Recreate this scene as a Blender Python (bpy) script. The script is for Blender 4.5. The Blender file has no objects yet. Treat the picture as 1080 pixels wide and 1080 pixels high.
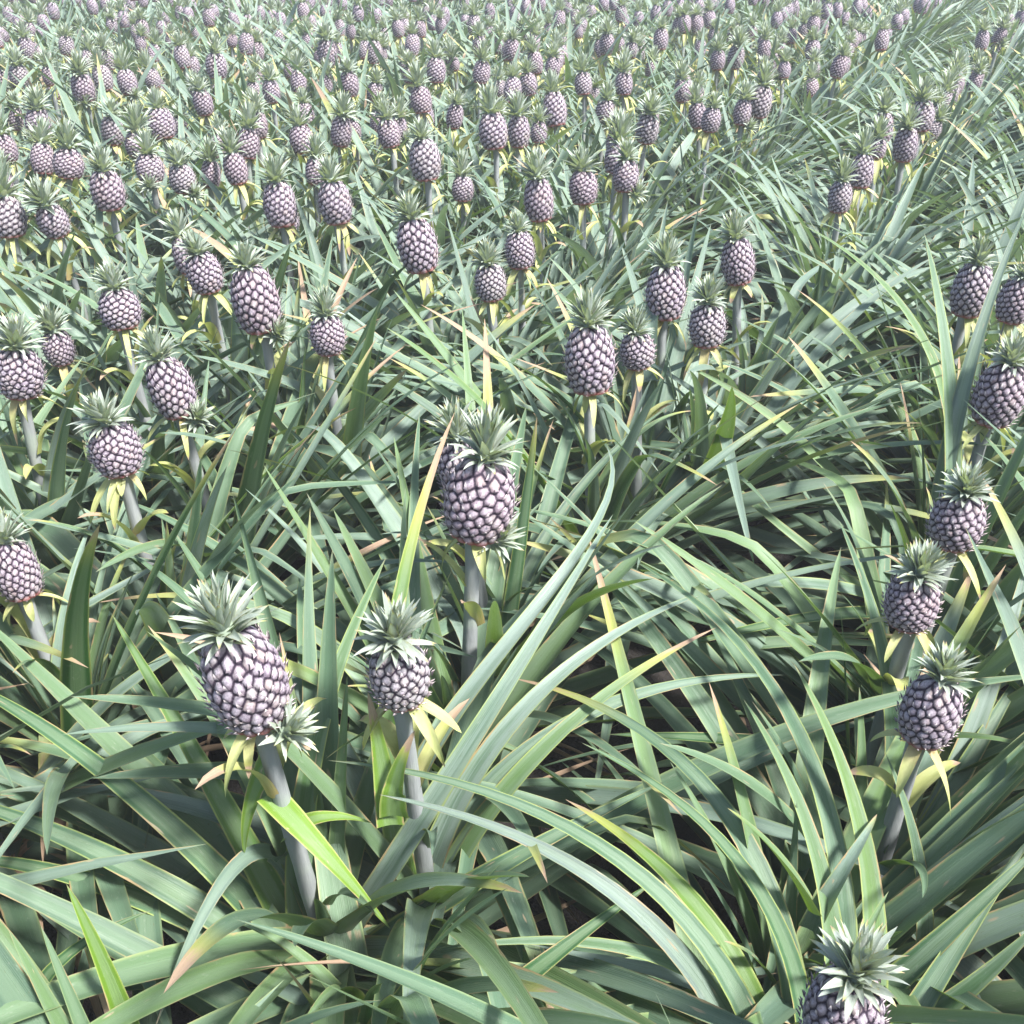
import bpy, math, random
import numpy as np
from mathutils import Vector, Matrix, Euler

random.seed(11)
rng = np.random.default_rng(11)
scene = bpy.context.scene
COL = scene.collection
R = math.radians

# ------------------------------------------------------------------ camera
CAMH, PITCH, F = 1.55, R(31.8), 1080.0
sp, cp = math.sin(PITCH), math.cos(PITCH)
cam = bpy.data.cameras.new("camera")
cam.lens, cam.sensor_width = 36.0, 36.0
cam.clip_start, cam.clip_end = 0.02, 400
camo = bpy.data.objects.new("camera", cam)
camo.location = (0, 0, CAMH)
camo.rotation_euler = (R(90) - PITCH, 0, 0)
COL.objects.link(camo)
scene.camera = camo


def at_depth(px, py, z):
    u, v = (px - 540) / F, (py - 540) / F
    return np.array([u * z, z * (cp - v * sp), CAMH - z * (sp + v * cp)])


def at_height(px, py, h):
    v = (py - 540) / F
    return at_depth(px, py, (CAMH - h) / (sp + v * cp))


def project(P):
    P = np.atleast_2d(P)
    d = P - np.array([0, 0, CAMH])
    z = d[:, 1] * cp - d[:, 2] * sp
    z = np.where(z < 0.05, 0.05, z)
    u = d[:, 0] / z
    v = -(d[:, 1] * sp + d[:, 2] * cp) / z
    return 540 + u * F, 540 + v * F, z


# ------------------------------------------------------------------ materials
def new_mat(name):
    m = bpy.data.materials.new(name)
    m.use_nodes = True
    nt = m.node_tree
    nt.nodes.clear()
    out = nt.nodes.new("ShaderNodeOutputMaterial")
    return m, nt, out


class NB:
    """small node-building helper"""

    def __init__(self, nt):
        self.nt = nt

    def n(self, t, **kw):
        o = self.nt.nodes.new(t)
        for k, v in kw.items():
            setattr(o, k, v)
        return o

    def put(self, sock, v):
        if hasattr(v, "is_output"):
            self.nt.links.new(v, sock)
        elif isinstance(v, tuple):
            sock.default_value = (*v, 1) if (len(v) == 3 and sock.type == 'RGBA') else v
        else:
            sock.default_value = v

    def math(self, op, a, b=0.0, c=0.0, clamp=False):
        o = self.n("ShaderNodeMath", operation=op, use_clamp=clamp)
        for i, v in enumerate((a, b, c)):
            self.put(o.inputs[i], v)
        return o.outputs[0]

    def mix(self, f, a, b, mode='MIX'):
        o = self.n("ShaderNodeMix", data_type='RGBA', blend_type=mode)
        self.put(o.inputs[0], f)
        self.put(o.inputs[6], a)
        self.put(o.inputs[7], b)
        return o.outputs[2]

    def step(self, v, lo, hi, to0=0.0, to1=1.0):
        o = self.n("ShaderNodeMapRange", interpolation_type='SMOOTHSTEP')
        self.put(o.inputs[0], v)
        for i, x in zip((1, 2, 3, 4), (lo, hi, to0, to1)):
            self.put(o.inputs[i], x)
        return o.outputs[0]

    def attr(self, name):
        return self.n("ShaderNodeAttribute", attribute_name=name)

    def noise(self, vec, scale, detail=2.0, rough=0.5):
        o = self.n("ShaderNodeTexNoise")
        if vec is not None:
            self.put(o.inputs["Vector"], vec)
        o.inputs["Scale"].default_value = scale
        o.inputs["Detail"].default_value = detail
        o.inputs["Roughness"].default_value = rough
        return o.outputs["Fac"]

    def sep(self, v):
        o = self.n("ShaderNodeSeparateXYZ")
        self.put(o.inputs[0], v)
        return o.outputs

    def comb(self, x, y, z):
        o = self.n("ShaderNodeCombineXYZ")
        for i, v in enumerate((x, y, z)):
            self.put(o.inputs[i], v)
        return o.outputs[0]


def leaf_material(name, kind):
    m, nt, out = new_mat(name)
    b = NB(nt)
    uv = b.sep(b.attr("uvp").outputs["Vector"])          # x across -1..1, y along 0..1, z = leaf id
    lvn = b.attr("lv")
    lv = b.n("ShaderNodeSeparateColor")
    nt.links.new(lvn.outputs["Color"], lv.inputs[0])
    hue, glau, dry = lv.outputs[0], lv.outputs[1], lv.outputs[2]
    pat = lvn.outputs["Alpha"]
    ax = b.math('ABSOLUTE', uv[0])
    geo = b.n("ShaderNodeNewGeometry")
    streak = b.noise(b.comb(b.math('MULTIPLY', uv[0], 9.0), b.math('MULTIPLY', uv[1], 1.6), uv[2]), 1.0, 4.0, 0.65)
    fine = b.noise(b.comb(b.math('MULTIPLY', uv[0], 26.0), b.math('MULTIPLY', uv[1], 2.0), uv[2]), 1.0, 2.0)
    patch = b.noise(b.comb(b.math('MULTIPLY', uv[0], 1.2), b.math('MULTIPLY', uv[1], 6.0), uv[2]), 1.0, 3.0, 0.6)
    if kind == 'leaf':
        g0, g1, g2 = (0.006, 0.036, 0.018), (0.019, 0.080, 0.016), (0.115, 0.210, 0.010)
        wax, under = (0.270, 0.335, 0.310), (0.13, 0.19, 0.145)
    elif kind == 'crown':
        g0, g1, g2 = (0.060, 0.115, 0.070), (0.115, 0.185, 0.110), (0.22, 0.31, 0.12)
        wax, under = (0.42, 0.465, 0.42), (0.42, 0.465, 0.43)
    else:
        g0, g1, g2 = (0.30, 0.34, 0.08), (0.36, 0.39, 0.12), (0.50, 0.47, 0.22)
        wax, under = (0.46, 0.48, 0.24), (0.44, 0.45, 0.20)
    base = b.mix(b.step(hue, 0.0, 0.6), g0, g1)
    base = b.mix(b.step(hue, 0.62, 1.0), base, g2)
    # longitudinal banding: paler sides or paler middle, by leaf
    side = b.step(ax, 0.35, 0.62)
    band = b.math('MULTIPLY', b.mix(b.step(pat, 0.45, 0.55), b.math('SUBTRACT', 1.0, side), side), 0.42)
    base = b.mix(band, base, b.mix(0.45 if kind == 'leaf' else 0.6, g2, wax))
    base = b.mix(b.math('MULTIPLY', b.step(streak, 0.45, 0.78), b.math('MULTIPLY_ADD', glau, 0.4, 0.05)), base, wax)
    # waxy bloom
    bloom = b.math('MULTIPLY', glau, b.step(b.math('ADD', b.math('MULTIPLY', patch, 0.6), b.math('MULTIPLY', fine, 0.4)), 0.30, 0.62, 0.30, 0.85), clamp=True)
    base = b.mix(bloom, base, wax)
    # thin yellow margin
    base = b.mix(b.math('MULTIPLY', b.step(ax, 0.80, 0.98), b.step(hue, 0.1, 0.7, 0.25, 0.85)), base, (0.30, 0.36, 0.10) if kind != 'bract' else (0.55, 0.45, 0.2))
    if kind == 'bract':
        base = b.mix(b.math('MULTIPLY', b.step(uv[1], 0.0, 0.45, 0.85, 0.0), b.step(hue, 0.25, 0.6)), base, (0.48, 0.20, 0.13))
        base = b.mix(b.step(uv[1], 0.45, 1.0, 0.0, 0.65), base, (0.20, 0.30, 0.07))
    # underside
    col = b.mix(b.math('MULTIPLY', geo.outputs["Backfacing"], 0.50), base, under)
    # dry tips and dead leaves
    tip = b.math('SUBTRACT', b.math('ADD', uv[1], b.math('MULTIPLY', b.math('SUBTRACT', patch, 0.5), 0.22)), b.math('SUBTRACT', 1.0, dry))
    tip = b.step(tip, -0.02, 0.06)
    dcol = b.mix(streak, (0.21, 0.125, 0.085), (0.50, 0.37, 0.26))
    halo = b.step(b.math('SUBTRACT', b.math('ADD', uv[1], 0.10), b.math('SUBTRACT', 1.0, dry)), -0.05, 0.12)
    col = b.mix(b.math('MULTIPLY', halo, b.step(dry, 0.02, 0.06, 0.0, 0.75)), col, (0.36, 0.36, 0.09))
    col = b.mix(tip, col, dcol)
    # scars
    sc = b.noise(b.comb(b.math('MULTIPLY', uv[0], 2.0), b.math('MULTIPLY', uv[1], 13.0), uv[2]), 1.0, 1.0)
    col = b.mix(b.step(sc, 0.725, 0.79, 0.0, 0.8), col, b.mix(fine, (0.22, 0.15, 0.08), (0.46, 0.39, 0.28)))
    sp_ = b.noise(b.comb(b.math('MULTIPLY', uv[0], 14.0), b.math('MULTIPLY', uv[1], 110.0), uv[2]), 1.0, 1.0)
    col = b.mix(b.step(sp_, 0.70, 0.76, 0.0, 0.5), col, (0.10, 0.10, 0.05))
    dn = b.noise(b.comb(b.math('MULTIPLY', uv[0], 3.0), b.math('MULTIPLY', uv[1], 30.0), uv[2]), 1.0, 5.0, 0.7)
    col = b.mix(b.step(dn, 0.58, 0.74, 0.0, 0.30), col, (0.34, 0.37, 0.30))
    mg = b.noise(b.comb(b.math('MULTIPLY', uv[0], 1.0), b.math('MULTIPLY', uv[1], 9.0), uv[2]), 1.0, 3.0, 0.6)
    col = b.mix(b.math('MULTIPLY', b.step(b.math('ADD', ax, b.math('MULTIPLY', mg, 0.9)), 1.42, 1.50), 0.85), col, (0.34, 0.24, 0.13))
    p = b.n("ShaderNodeBsdfPrincipled")
    nt.links.new(col, p.inputs["Base Color"])
    b.put(p.inputs["Roughness"], b.math('MULTIPLY_ADD', streak, 0.25, b.math('MULTIPLY_ADD', tip, 0.3, 0.30)))
    p.inputs["Specular IOR Level"].default_value = 0.33 if kind == 'leaf' else 0.4
    bump = b.n("ShaderNodeBump")
    bump.inputs["Strength"].default_value = 0.40
    bump.inputs["Distance"].default_value = 0.004
    nt.links.new(fine, bump.inputs["Height"])
    nt.links.new(bump.outputs[0], p.inputs["Normal"])
    tr = b.n("ShaderNodeBsdfTranslucent")
    nt.links.new(b.mix(0.6, col, (0.17, 0.29, 0.02) if kind == 'leaf' else (0.36, 0.45, 0.06), 'MIX'), tr.inputs["Color"])
    mx = b.n("ShaderNodeMixShader")
    mx.inputs[0].default_value = 0.22 if kind == 'leaf' else 0.25
    nt.links.new(p.outputs[0], mx.inputs[1])
    nt.links.new(tr.outputs[0], mx.inputs[2])
    nt.links.new(mx.outputs[0], out.inputs[0])
    return m


def fruit_material():
    m, nt, out = new_mat("pineapple_skin")
    b = NB(nt)
    e = b.sep(b.attr("uvp").outputs["Vector"])           # x = groove..eye centre, y = height, z = up/down inside the eye
    oi = b.n("ShaderNodeObjectInfo")
    tc = b.n("ShaderNodeTexCoord")
    nz = b.noise(tc.outputs["Object"], 260.0, 5.0, 0.75)
    nl = b.noise(tc.outputs["Object"], 28.0, 2.0)
    lvc = b.n("ShaderNodeSeparateColor")
    nt.links.new(b.attr("lv").outputs["Color"], lvc.inputs[0])
    face = b.mix(b.step(nz, 0.3, 0.7), (0.092, 0.070, 0.098), (0.275, 0.228, 0.275))
    face = b.mix(b.math('MULTIPLY', lvc.outputs[0], 0.6), face, (0.29, 0.26, 0.29))
    face = b.mix(b.step(lvc.outputs[1], 0.6, 1.0, 0.0, 0.5), face, (0.27, 0.20, 0.17))
    face = b.mix(b.step(nl, 0.5, 0.75, 0.0, 0.55), face, (0.25, 0.245, 0.20))
    face = b.mix(b.step(oi.outputs["Random"], 0.5, 1.0, 0.0, 0.35), face, (0.21, 0.145, 0.16))
    face = b.mix(b.step(oi.outputs["Random"], 0.35, 0.0, 0.0, 0.35), face, (0.24, 0.25, 0.22))
    face = b.mix(b.math('MULTIPLY', b.step(b.math('ADD', e[0], b.math('MULTIPLY', e[2], 0.5)), 0.5, 1.05, 0.0, 0.75), b.step(nz, 0.35, 0.62, 0.1, 1.0)), face, (0.43, 0.38, 0.43))
    face = b.mix(b.step(e[2], 0.05, -0.45, 0.0, 0.55), face, (0.14, 0.09, 0.125))
    col = b.mix(b.step(b.math('ADD', e[0], b.math('MULTIPLY', b.math('SUBTRACT', nz, 0.5), 0.35)), 0.10, 0.46), (0.024, 0.014, 0.028), face)
    col = b.mix(b.step(e[1], 0.10, 0.0, 0.0, 0.75), col, (0.36, 0.10, 0.07))
    col = b.mix(b.step(e[0], 1.5, 1.6), col, b.mix(b.step(e[2], 0.0, 1.0), (0.30, 0.235, 0.27), (0.62, 0.55, 0.53)))      # the spines carry 2
    p = b.n("ShaderNodeBsdfPrincipled")
    nt.links.new(col, p.inputs["Base Color"])
    p.inputs["Roughness"].default_value = 0.68
    p.inputs["Specular IOR Level"].default_value = 0.3
    bump = b.n("ShaderNodeBump")
    bump.inputs["Strength"].default_value = 0.7
    bump.inputs["Distance"].default_value = 0.003
    nt.links.new(nz, bump.inputs["Height"])
    nt.links.new(bump.outputs[0], p.inputs["Normal"])
    nt.links.new(p.outputs[0], out.inputs[0])
    return m


def stalk_material():
    m, nt, out = new_mat("stalk_skin")
    b = NB(nt)
    tc = b.n("ShaderNodeTexCoord")
    mp = b.n("ShaderNodeMapping")
    mp.inputs["Scale"].default_value = (60, 60, 9)
    nt.links.new(tc.outputs["Object"], mp.inputs[0])
    nz = b.noise(mp.outputs[0], 1.0, 4.0, 0.6)
    n2 = b.noise(tc.outputs["Object"], 16.0, 2.0)
    col = b.mix(nz, (0.11, 0.12, 0.125), (0.29, 0.305, 0.305))
    col = b.mix(b.step(n2, 0.5, 0.7, 0.0, 0.5), col, (0.24, 0.29, 0.23))
    p = b.n("ShaderNodeBsdfPrincipled")
    nt.links.new(col, p.inputs["Base Color"])
    p.inputs["Roughness"].default_value = 0.55
    bump = b.n("ShaderNodeBump")
    bump.inputs["Strength"].default_value = 0.8
    bump.inputs["Distance"].default_value = 0.003
    nt.links.new(b.math('ADD', nz, n2), bump.inputs["Height"])
    nt.links.new(bump.outputs[0], p.inputs["Normal"])
    nt.links.new(p.outputs[0], out.inputs[0])
    return m


def soil_material():
    m, nt, out = new_mat("dark_soil")
    b = NB(nt)
    tc = b.n("ShaderNodeTexCoord")
    n1 = b.noise(tc.outputs["Object"], 14.0, 6.0, 0.65)
    n2 = b.noise(tc.outputs["Object"], 90.0, 4.0, 0.7)
    col = b.mix(n1, (0.008, 0.007, 0.007), (0.030, 0.024, 0.020))
    col = b.mix(b.step(n2, 0.62, 0.74, 0.0, 0.6), col, (0.08, 0.06, 0.045))
    p = b.n("ShaderNodeBsdfPrincipled")
    nt.links.new(col, p.inputs["Base Color"])
    p.inputs["Roughness"].default_value = 0.9
    bump = b.n("ShaderNodeBump")
    bump.inputs["Distance"].default_value = 0.02
    nt.links.new(b.math('ADD', n1, b.math('MULTIPLY', n2, 0.4)), bump.inputs["Height"])
    nt.links.new(bump.outputs[0], p.inputs["Normal"])
    nt.links.new(p.outputs[0], out.inputs[0])
    return m


M_LEAF = leaf_material("pineapple_leaf", 'leaf')
M_CROWN = leaf_material("crown_leaf", 'crown')
M_BRACT = leaf_material("yellow_bract", 'bract')
M_FRUIT = fruit_material()
M_STALK = stalk_material()
M_SOIL = soil_material()


# ------------------------------------------------------------------ mesh building
class MB:
    def __init__(self):
        self.v, self.q, self.uv, self.lv, self.mi = [], [], [], [], []
        self.n = 0

    def add(self, v, q, uv, lv, mi=0):
        v = np.asarray(v, dtype=np.float32)
        self.v.append(v)
        self.q.append(np.asarray(q, dtype=np.int32) + self.n)
        self.uv.append(np.asarray(uv, dtype=np.float32))
        self.lv.append(np.broadcast_to(np.asarray(lv, dtype=np.float32), (len(v), 4)))
        self.mi.append(np.full(len(q), mi, dtype=np.int32))
        self.n += len(v)

    def grid(self, P, uv, lv, closed=False, mi=0):
        """P (n, m, 3) sheet of quads; closed wraps the second axis"""
        n, m = P.shape[:2]
        i = np.arange(n - 1)[:, None]
        j = np.arange(m if closed else m - 1)[None, :]
        j1 = (j + 1) % m
        q = np.stack([i * m + j, i * m + j1, (i + 1) * m + j1, (i + 1) * m + j], -1).reshape(-1, 4)
        self.add(P.reshape(-1, 3), q, uv.reshape(-1, 3), lv, mi)

    def arrays(self):
        return (np.concatenate(self.v), np.concatenate(self.q), np.concatenate(self.uv),
                np.concatenate(self.lv), np.concatenate(self.mi))

    def mesh(self, name, mats, smooth=True):
        v, q, uv, lv, mi = self.arrays()
        me = bpy.data.meshes.new(name)
        me.vertices.add(len(v))
        me.vertices.foreach_set("co", v.ravel())
        me.loops.add(q.size)
        me.loops.foreach_set("vertex_index", q.ravel())
        me.polygons.add(len(q))
        me.polygons.foreach_set("loop_start", np.arange(0, q.size, 4, dtype=np.int32))
        me.polygons.foreach_set("loop_total", np.full(len(q), 4, dtype=np.int32))
        a = me.attributes.new("uvp", 'FLOAT_VECTOR', 'POINT')
        a.data.foreach_set("vector", uv.ravel())
        a = me.attributes.new("lv", 'FLOAT_COLOR', 'POINT')
        a.data.foreach_set("color", lv.astype(np.float32).ravel())
        for m in mats:
            me.materials.append(m)
        me.polygons.foreach_set("material_index", mi)
        me.polygons.foreach_set("use_smooth", np.full(len(q), smooth))
        me.update(calc_edges=True)
        return me


def link(name, data, parent=None, loc=(0, 0, 0), rot=(0, 0, 0), scale=(1, 1, 1)):
    o = bpy.data.objects.new(name, data)
    COL.objects.link(o)
    o.parent = parent
    o.location, o.rotation_euler, o.scale = loc, rot, scale
    return o


def norm(a):
    return a / np.maximum(np.linalg.norm(a, axis=-1, keepdims=True), 1e-9)


LEAFID = [0.0]


def sweep_leaf(mb, C, S, w, lv, chan, across=5, prof=None, mi=0, t0=0.0, ripple=0.0):
    """C (n,3) centre line, S (n,3) sideways vectors, w max width, chan = channel depth / width"""
    n = len(C)
    t = np.linspace(0, 1, n)
    T = norm(np.gradient(C, axis=0))
    S = norm(S - T * (S * T).sum(-1, keepdims=True))
    N = np.cross(S, T)
    N *= np.sign(N[:, 2].mean() + 1e-6)
    if prof is None:
        prof = (0.92 + 0.08 * np.clip(t / 0.2, 0, 1)) * np.clip(1 - t, 0, 1) ** 0.62 * (1 - 0.22 * t)
    hw = 0.5 * w * prof
    x = np.linspace(-1, 1, across)
    ch = chan * (1 - 0.55 * t)
    off = x[None, :, None] * hw[:, None, None] * S[:, None, :]
    lift = (np.abs(x)[None, :] ** 1.5 * (hw * 2 * ch)[:, None])
    if ripple:
        LEAFID[0] += 0.0
        ph = random.random() * 6
        lift = lift + ripple * hw[:, None] * np.sin(t * 23 + ph)[:, None] * np.abs(x)[None, :] ** 2 * np.sign(x)[None, :]
    P = C[:, None, :] + off + lift[..., None] * N[:, None, :]
    LEAFID[0] += 3.713
    uv = np.stack([np.broadcast_to(x[None, :], (n, across)), np.broadcast_to((t0 + (1 - t0) * t)[:, None], (n, across)),
                   np.full((n, across), LEAFID[0] % 500)], -1)
    mb.grid(P, uv, lv, mi=mi)


def arc(az, e0, L, bend, n, base=(0, 0, 0), power=1.5, sway=0.0, kink=None, r0=0.02):
    s = np.linspace(0, 1, n)
    e = e0 - bend * s ** power
    if kink:
        e = e - kink[1] / (1 + np.exp(-(s - kink[0]) * 45))
    e = np.maximum(e, R(-80))
    a = az + sway * s ** 1.3
    d = np.stack([np.cos(e) * np.cos(a), np.cos(e) * np.sin(a), np.sin(e)], -1) * (L / (n - 1))
    C = np.concatenate([np.zeros((1, 3)), np.cumsum(d[:-1], 0)])
    C += np.array(base) + np.array([math.cos(az) * r0, math.sin(az) * r0, 0])
    S = np.stack([-np.sin(a), np.cos(a), np.zeros(n)], -1)
    return C, S, e, a


def twist_side(C, S, ang):
    T = norm(np.gradient(C, axis=0))
    S = norm(S - T * (S * T).sum(-1, keepdims=True))
    N = np.cross(S, T)
    c, s_ = np.cos(ang)[:, None], np.sin(ang)[:, None]
    return S * c + N * s_


NEARGREEN = [0.0]


def leaf_lv(t=0.4):
    g = NEARGREEN[0]
    hue = min(1.0, max(0.0, random.betavariate(1.6, 1.8) + 0.50 * g * random.random()))
    gl = random.uniform(0.55, 0.95) if random.random() < (0.36 - 0.22 * g if g > 0 else 0.36 - 0.42 * g) else random.uniform(0.0, 0.42 - 0.26 * g)
    # old outer leaves: darker, bloom mostly gone; shade low down is painted in too
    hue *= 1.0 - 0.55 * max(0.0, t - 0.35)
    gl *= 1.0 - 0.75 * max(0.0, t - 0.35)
    d = random.random()
    dry = 0.0 if d < (0.62 if g >= 0 else 0.86) else (random.uniform(0.02, 0.10) if d < 0.93 else random.uniform(0.12, 0.3))
    return (hue, gl, dry, random.random())


def splay():
    # planted in rows: the leaves spread mostly across the row into the furrows
    while True:
        az = random.random() * 2 * math.pi
        if random.random() < 0.30 + 0.70 * math.cos(az - R(-24)) ** 2:
            return az


def random_leaf(t, size):
    """parameters of one leaf: t = 0 innermost .. 1 outermost"""
    az = splay()
    fr_ = max(0.0, -NEARGREEN[0])
    e0 = R(74 - 9 * fr_ - 54 * t ** 0.85 + random.gauss(0, 7))
    L = size * (0.46 + 0.40 * math.sin(min(1, 0.25 + t) * math.pi * 0.62) + random.gauss(0, 0.08))
    bend = R(14 + 14 * fr_ + 36 * t + random.gauss(0, 13))
    sway = random.gauss(0, 0.16)
    tw = random.gauss(0, 0.5)
    kink = (random.uniform(0.45, 0.75), R(random.uniform(40, 85))) if random.random() < 0.07 else None
    return az, e0, L, bend, sway, tw, kink


def foliage(mb, seed, nleaf, size, n, across, blocked=None, origin=None, handfree=None, lower=0.0):
    random.seed(seed)
    for k in range(nleaf):
        t = (k + 0.5) / nleaf
        ok = None
        for tries in range(30):
            az, e0, L, bend, sway, tw, kink = random_leaf(t, size)
            C, S, e, a = arc(az, e0, L, bend, n, base=(0, 0, 0.05 + 0.17 * (1 - t)), sway=sway, kink=kink)
            C[:, 2] = np.maximum(C[:, 2], 0.012 + 0.02 * random.random())
            if blocked is None or not blocked(C + origin, 0.018):
                ok = True
                break
        if not ok:
            continue
        S = twist_side(C, S, tw * np.linspace(0, 1, n) ** 1.2)
        w = random.uniform(0.042, 0.064) * (0.85 + 0.15 * size) * (1.16 if NEARGREEN[0] >= 0 else 1.16 - 0.22 * NEARGREEN[0])
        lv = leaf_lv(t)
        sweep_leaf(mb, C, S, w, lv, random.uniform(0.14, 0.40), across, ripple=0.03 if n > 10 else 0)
    for k in range(8 if size < 0.99 else 5):            # short upright ones round the stalk
        az = random.random() * 6.28
        C, S, e, a = arc(az, R(random.uniform(72, 84)), size * random.uniform(0.36, 0.60), R(random.uniform(0, 40)), n, base=(0, 0, 0.15), sway=random.gauss(0, 0.3))
        if blocked is None or not blocked(C + origin, 0.018):
            sweep_leaf(mb, C, S, random.uniform(0.034, 0.048), leaf_lv(), 0.3, across)
    for k in range(5):                                   # leaves set on the stalk itself
        az = k * 2.4 + random.gauss(0, 0.4)
        C, S, e, a = arc(az, R(random.uniform(55, 80)), size * random.uniform(0.18, 0.34), R(random.uniform(20, 80)), n, base=(0, 0, 0.22 + 0.05 * k), sway=random.gauss(0, 0.3), r0=0.008)
        if blocked is None or not blocked(C + origin, 0.012):
            sweep_leaf(mb, C, S, random.uniform(0.024, 0.038), leaf_lv(), 0.4, across)
    for k in range(9 if NEARGREEN[0] >= 0 else 3):       # dead leaves lying low
        az = random.random() * 6.28
        C, S, e, a = arc(az, R(random.uniform(-5, 25)), random.uniform(0.25, 0.5), R(random.uniform(20, 70)), n,
                         base=(0, 0, 0.07), sway=random.gauss(0, 0.6))
        C[:, 2] = np.maximum(C[:, 2], 0.012 + 0.03 * random.random())
        S = twist_side(C, S, random.gauss(0, 1.2) * np.linspace(0, 1, n))
        sweep_leaf(mb, C, S, random.uniform(0.018, 0.035), (0.5, 0.2, 1.0, 0.5), 0.4, across)


def catmull(P, n):
    P = np.asarray(P, float)
    Q = np.concatenate([[2 * P[0] - P[1]], P, [2 * P[-1] - P[-2]]])
    seg = len(P) - 1
    out = []
    for s in np.linspace(0, seg, n):
        i = min(int(s), seg - 1)
        f = s - i
        a, b_, c, d = Q[i:i + 4]
        out.append(0.5 * (2 * b_ + (c - a) * f + (2 * a - 5 * b_ + 4 * c - d) * f * f + (3 * b_ - a - 3 * c + d) * f ** 3))
    return np.array(out)


# ------------------------------------------------------------------ fruit
FR, FH = 0.055, 0.128                                    # radius and height of the standard fruit


def fprof(t):
    return FR * np.clip(1 - ((t - 0.45) / 0.60) ** 2, 0, 1) ** 0.40


def fruit_mb(nu, nv, neyes, seed, spines=True, mb=None, mi=0, lvv=(0.5, 0.5, 0, 0.5)):
    rg = np.random.default_rng(seed)
    tt = np.linspace(0, 1, 400)
    cum = np.cumsum(fprof(tt)); cum /= cum[-1]
    k = np.arange(neyes)
    te = np.interp((k + 0.5) / neyes, cum, tt)
    th = k * 2.39996323 + rg.normal(0, 0.055, neyes) + seed
    te = te + rg.normal(0, 0.004, neyes)
    shp = rg.uniform(0.36, 0.50)
    ths = np.linspace(0, 2 * np.pi, nu, endpoint=False)
    ts = np.linspace(0, 1, nv)
    TH, TT = np.meshgrid(ths, ts)
    r = fprof(TT)
    d = (TH[..., None] - th + np.pi) % (2 * np.pi) - np.pi
    dx = d * r[..., None]
    dy = (TT[..., None] - te) * FH
    D = np.sqrt(dx * dx + dy * dy)
    idx = np.argsort(D, axis=-1)[..., :2]
    d1 = np.take_along_axis(D, idx[..., :1], -1)[..., 0]
    d2 = np.take_along_axis(D, idx[..., 1:], -1)[..., 0]
    ly = np.take_along_axis(dy, idx[..., :1], -1)[..., 0]
    sp_ = math.sqrt(2 * math.pi * FR * 0.9 * FH / neyes)
    e = np.clip((d2 - d1) / sp_, 0, 1)
    s = np.clip(e / 0.55, 0, 1)
    s = s * s * (3 - 2 * s)
    dome = np.clip(1 - (d1 / (0.62 * sp_)) ** 2, 0, 1)
    disp = 0.0019 * s + 0.0007 * dome + 0.0018 * np.clip(-ly / sp_, -0.5, 0.5)
    dr = (fprof(np.clip(TT + 0.01, 0, 1)) - fprof(np.clip(TT - 0.01, 0, 1))) / (0.02 * FH)
    nr = 1 / np.sqrt(1 + dr * dr)
    nz = -dr * nr
    rr = r + disp * nr - 0.0045
    zz = TT * FH + disp * nz
    P = np.stack([rr * np.cos(TH), rr * np.sin(TH), zz], -1)
    uv = np.stack([np.clip(e * 1.35, 0, 1), TT, ly / sp_], -1)
    # close both ends
    low = P[:1].copy(); low[..., :2] *= 0.25; low[..., 2] = -0.002
    top = P[-1:].copy(); top[..., :2] *= 0.25; top[..., 2] = FH + 0.003
    P = np.concatenate([low, P, top]); uv = np.concatenate([uv[:1], uv, uv[-1:]])
    mb = mb or MB()
    tone = rg.random((neyes, 2))[idx[..., 0]]
    tone = np.concatenate([tone[:1], tone, tone[-1:]])
    lvf = np.concatenate([tone, np.zeros(tone.shape[:2] + (2,))], -1).reshape(-1, 4)
    mb.grid(P, uv, lvf, closed=True, mi=mi)
    if spines:
        for i in range(neyes):
            t = te[i]; r0 = float(fprof(np.array(t))); a = th[i]
            g = (float(fprof(np.array(min(1, t + .01)))) - float(fprof(np.array(max(0, t - .01))))) / (0.02 * FH)
            nn = 1 / math.sqrt(1 + g * g)
            nrm = np.array([math.cos(a) * nn, math.sin(a) * nn, -g * nn])
            up = np.array([0, 0, 1.0]) - nrm * nrm[2]
            up /= np.linalg.norm(up)
            sd = np.cross(up, nrm)
            c = np.array([math.cos(a) * r0, math.sin(a) * r0, t * FH]) + nrm * 0.0005 - up * 0.004
            ln = rg.uniform(0.006, 0.0115)
            tip = c + nrm * (0.002 + ln * 0.5) + up * ln * 0.9 + sd * rg.normal(0, 0.001)
            w = 0.0036
            V = [c - sd * w - up * 0.002, c + sd * w - up * 0.002, tip + sd * 0.0002, tip - sd * 0.0002,
                 c - sd * w * 0.4 + up * 0.0015, c + sd * w * 0.4 + up * 0.0015]
            mb.add(V, [[0, 1, 2, 3], [5, 4, 3, 2]], [[2, t, 0], [2, t, 0], [2, t, 1], [2, t, 1], [2, t, .5], [2, t, .5]], lvv, mi)
    return mb


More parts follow.
